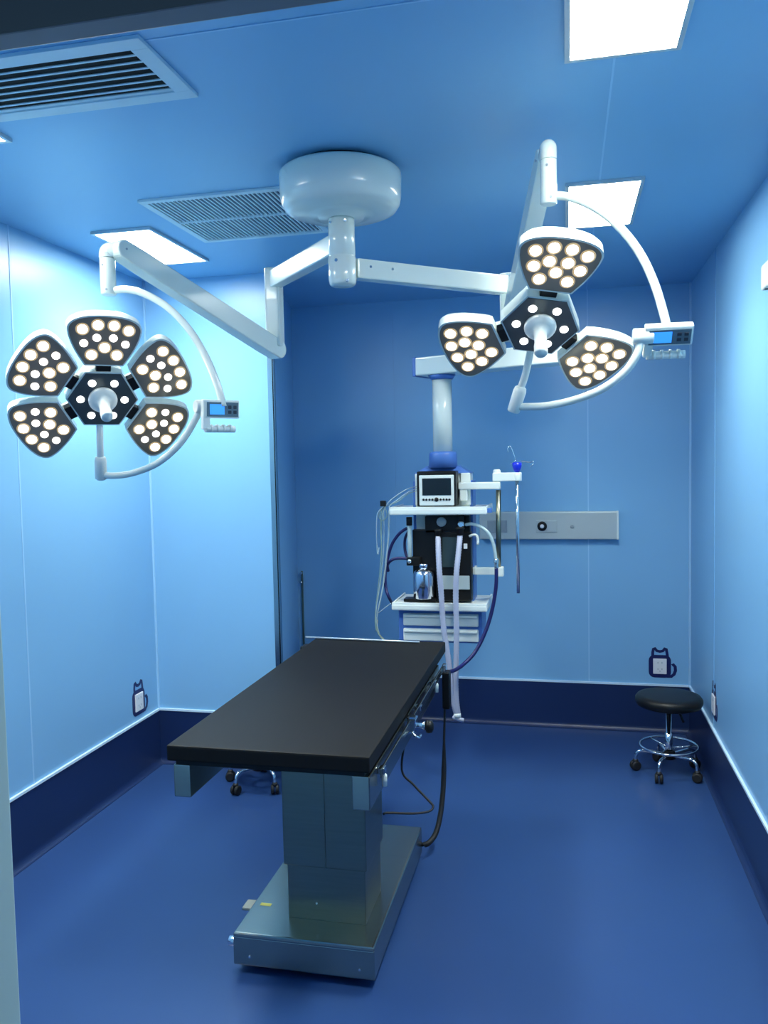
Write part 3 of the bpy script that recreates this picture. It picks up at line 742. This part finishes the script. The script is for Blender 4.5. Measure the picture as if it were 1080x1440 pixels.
# thin monitor leads bundled at the left
t = thing('lead_bundle', 'loose bundle of thin clear leads hanging left of the pendant shelves', 'cables', at(539, 720, 'y', 4.33))
LEADS = [(CLEAR, [(586, 684, 4.36), (572, 688), (556, 698), (545, 708), (540, 718), (540, 745), (539, 781), (534, 822), (530, 850), (528.5, 872), (531, 890), (539, 900)]),
         (CLEAR, [(586, 687, 4.36), (574, 692), (560, 702), (549, 711), (546.5, 724), (546, 750), (542.5, 790), (537, 830), (532, 856), (530, 876), (534, 892)]),
         (CABLEG, [(586, 690, 4.36), (573, 695), (560, 705), (550, 709), (541, 714), (537, 730), (536.5, 765), (534, 805), (529.5, 845), (527.5, 870), (529, 888)]),
         (CABLEG, [(541, 712), (534, 720), (533, 728), (538, 732), (544, 726), (542, 716), (537, 716), (535, 740), (537, 775), (536, 812), (531, 846)]),
         (CLEAR, [(540, 712), (531, 722), (529.5, 745), (530, 765), (531.5, 780), (533, 770)]),
         (CLEAR, [(547, 712), (548, 728), (547, 752), (544, 785), (540.5, 815), (534, 850), (531, 862), (541, 855), (550, 848)]),
         (CABLEY, [(531, 872), (530.5, 882), (533.5, 892), (541, 900)]), (CABLEG, [(529, 868), (529.5, 884), (535, 896), (543, 903)])]
for m_, pl in LEADS:
    MB().tube([at(q[0], q[1], 'y', q[2] if len(q) > 2 else 4.33 + .004 * math.sin(i * 1.7 + q[0])) for i, q in enumerate(pl)], .0021, 6, 5).build('lead', m_, t)
MB().box((at(535, 712, 'y', 4.33).x, 4.32, at(540, 712, 'y', 4.33).z), (at(543, 712, 'y', 4.33).x, 4.342, at(540, 704, 'y', 4.33).z), .003).build('clip', BLACK, t)

# ------------------------------------------------------------------ wall equipment
t = thing('wall_service_panel', 'long grey wall panel with socket and gas outlet on the back wall behind the pendant', 'wall panel', (-.11, D, 1.29))
MB().box((-.54, D - .045, 1.205), (.312, D, 1.378), .006, 2).build('panel', WALLRAIL, t)
MB().box((.303, D - .048, 1.203), (.315, D, 1.38), .003).build('end_cap', WHITEP, t)
s1 = MB().box((-.49, D - .051, 1.249), (-.366, D - .044, 1.326), .002).build('switch_plate', GREYP, t)
for k in range(3): MB().box((-.483 + k * .038, D - .053, 1.256), (-.45 + k * .038, D - .050, 1.319), .002).build('rocker', GREYP, s1)
s2 = MB().box((-.185, D - .050, 1.249), (-.056, D - .044, 1.326), .002).build('socket_plate', WALLRAIL, t)
MB().lathe([(.030, 0), (.030, .004), (.024, .006), (0, .006)], (-.148, D - .050, 1.288), (0, -1, 0), 24).build('socket', BLACK, s2)
MB().lathe([(.010, 0), (.013, .003), (.006, .004), (0, .004)], (-.148, D - .056, 1.288), (0, -1, 0), 16).build('socket_pin', PLATE, s2)
MB().box((-.118, D - .052, 1.255), (-.062, D - .049, 1.320), .002).build('blank_cover', WALLRAIL, s2)
MB().lathe([(.011, 0), (.011, .004), (.006, .006), (0, .003)], (.036, D - .044, 1.285), (0, -1, 0), 16).build('gas_outlet', GREYP, t)

def cat_outlet(label, o, X, N):
    "socket plate inside a flat navy cat-outline sticker; X runs to the right along the wall"
    t = thing('wall_outlet', label, 'wall outlet', o, 'wall outlets with cat outline stickers')
    X = Vector(X); N = Vector(N); Y = Vector((0, 0, 1)); G = frame(o, X, Y, N)
    s_ = MB()
    def rr(w0, h0, w1, h1, r_):
        P = []
        for cx, cy, a0 in ((w1 - r_, h1 - r_, 0), (w0 + r_, h1 - r_, 90), (w0 + r_, h0 + r_, 180), (w1 - r_, h0 + r_, 270)):
            for k in range(5): a = math.radians(a0 + k * 22.5); P.append((cx + r_ * math.cos(a), cy + r_ * math.sin(a)))
        return P
    s_.ribbon(rr(-.052, -.058, .052, .056, .02), .028, .0002, .0012, G, True)
    s_.ribbon([(-.042, .060), (-.042, .085), (-.038, .108), (-.030, .112), (-.018, .096), (0, .092), (.018, .096), (.030, .112), (.038, .108), (.042, .085), (.046, .055)], .017, .0002, .0013, G)
    s_.ribbon([(.040, -.062), (.068, -.062), (.084, -.048), (.092, -.025), (.090, 0), (.080, .012), (.072, .006)], .019, .0002, .0014, G)
    s_.build('cat_sticker', NAVY, t)
    p_ = MB().box((-.040, -.048, 0), (.040, .048, .008), .003, 2, G).build('socket_plate', PLATE, t)
    for x0, y0, x1, y1 in ((-.014, .018, -.010, .028), (.010, .018, .014, .028), (-.014, -.022, -.010, -.012), (.010, -.022, .014, -.012), (-.002, -.034, .002, -.026)):
        MB().box((x0, y0, .0078), (x1, y1, .0086), 0, 1, G).build('slot', GREYP, p_)
    return t
cat_outlet('wall outlet in a navy cat sticker on the back wall above the stool', (.560, D, .412), (1, 0, 0), (0, -1, 0))
cat_outlet('wall outlet in a navy cat sticker on the right wall, seen edge-on', (R, 4.425, .425), (0, -1, 0), (-1, 0, 0))
cat_outlet('wall outlet in a navy cat sticker on the left wall', (L, 4.03, .418), (0, 1, 0), (1, 0, 0))

vr = MB().box((-1.754, D - .014, .42), (-1.742, D, .985), .003); 
t = thing('wall_strip', 'short thin grey metal strip standing up the left edge of the back wall', 'metal strip', (-1.748, D, .42))
vr.build('strip', STEEL, t)
for x__, z__ in ((-1.748, .972), (-1.752, .91)):
    MB().lathe([(.009, 0), (.009, .006), (0, .012)], (x__, D - .02, z__), (0, -1, 0), 14).build('screw', CHROME, t)
t = thing('wall_unit', 'small white rounded unit on the right wall cut off by the photo edge', 'wall unit', (R, 3.33, 2.36))
MB().box((R - .026, 3.17, 2.315), (R, 3.335, 2.410), .012, 4).build('cover', WHITEP, t)
MB().lathe([(.010, 0), (.010, .004)], (R - .013, 3.285, 2.316), (0, 0, -1), 12).build('sensor', BLACK, t)

# ------------------------------------------------------------------ world and view
w = bpy.data.worlds.new('world'); SC.world = w; w.use_nodes = True
bg = w.node_tree.nodes['Background']; bg.inputs['Color'].default_value = (.2, .42, .7, 1); bg.inputs['Strength'].default_value = .12
SC.view_settings.view_transform = 'Standard'; SC.view_settings.look = 'None'
SC.view_settings.exposure = 0.58; SC.view_settings.gamma = 1.0; SC.view_settings.use_curve_mapping = False
SC.cycles.max_bounces = 10; SC.cycles.diffuse_bounces = 8; SC.cycles.glossy_bounces = 5
SC.cycles.sample_clamp_indirect = 6.0
SC.cycles.use_denoising = True
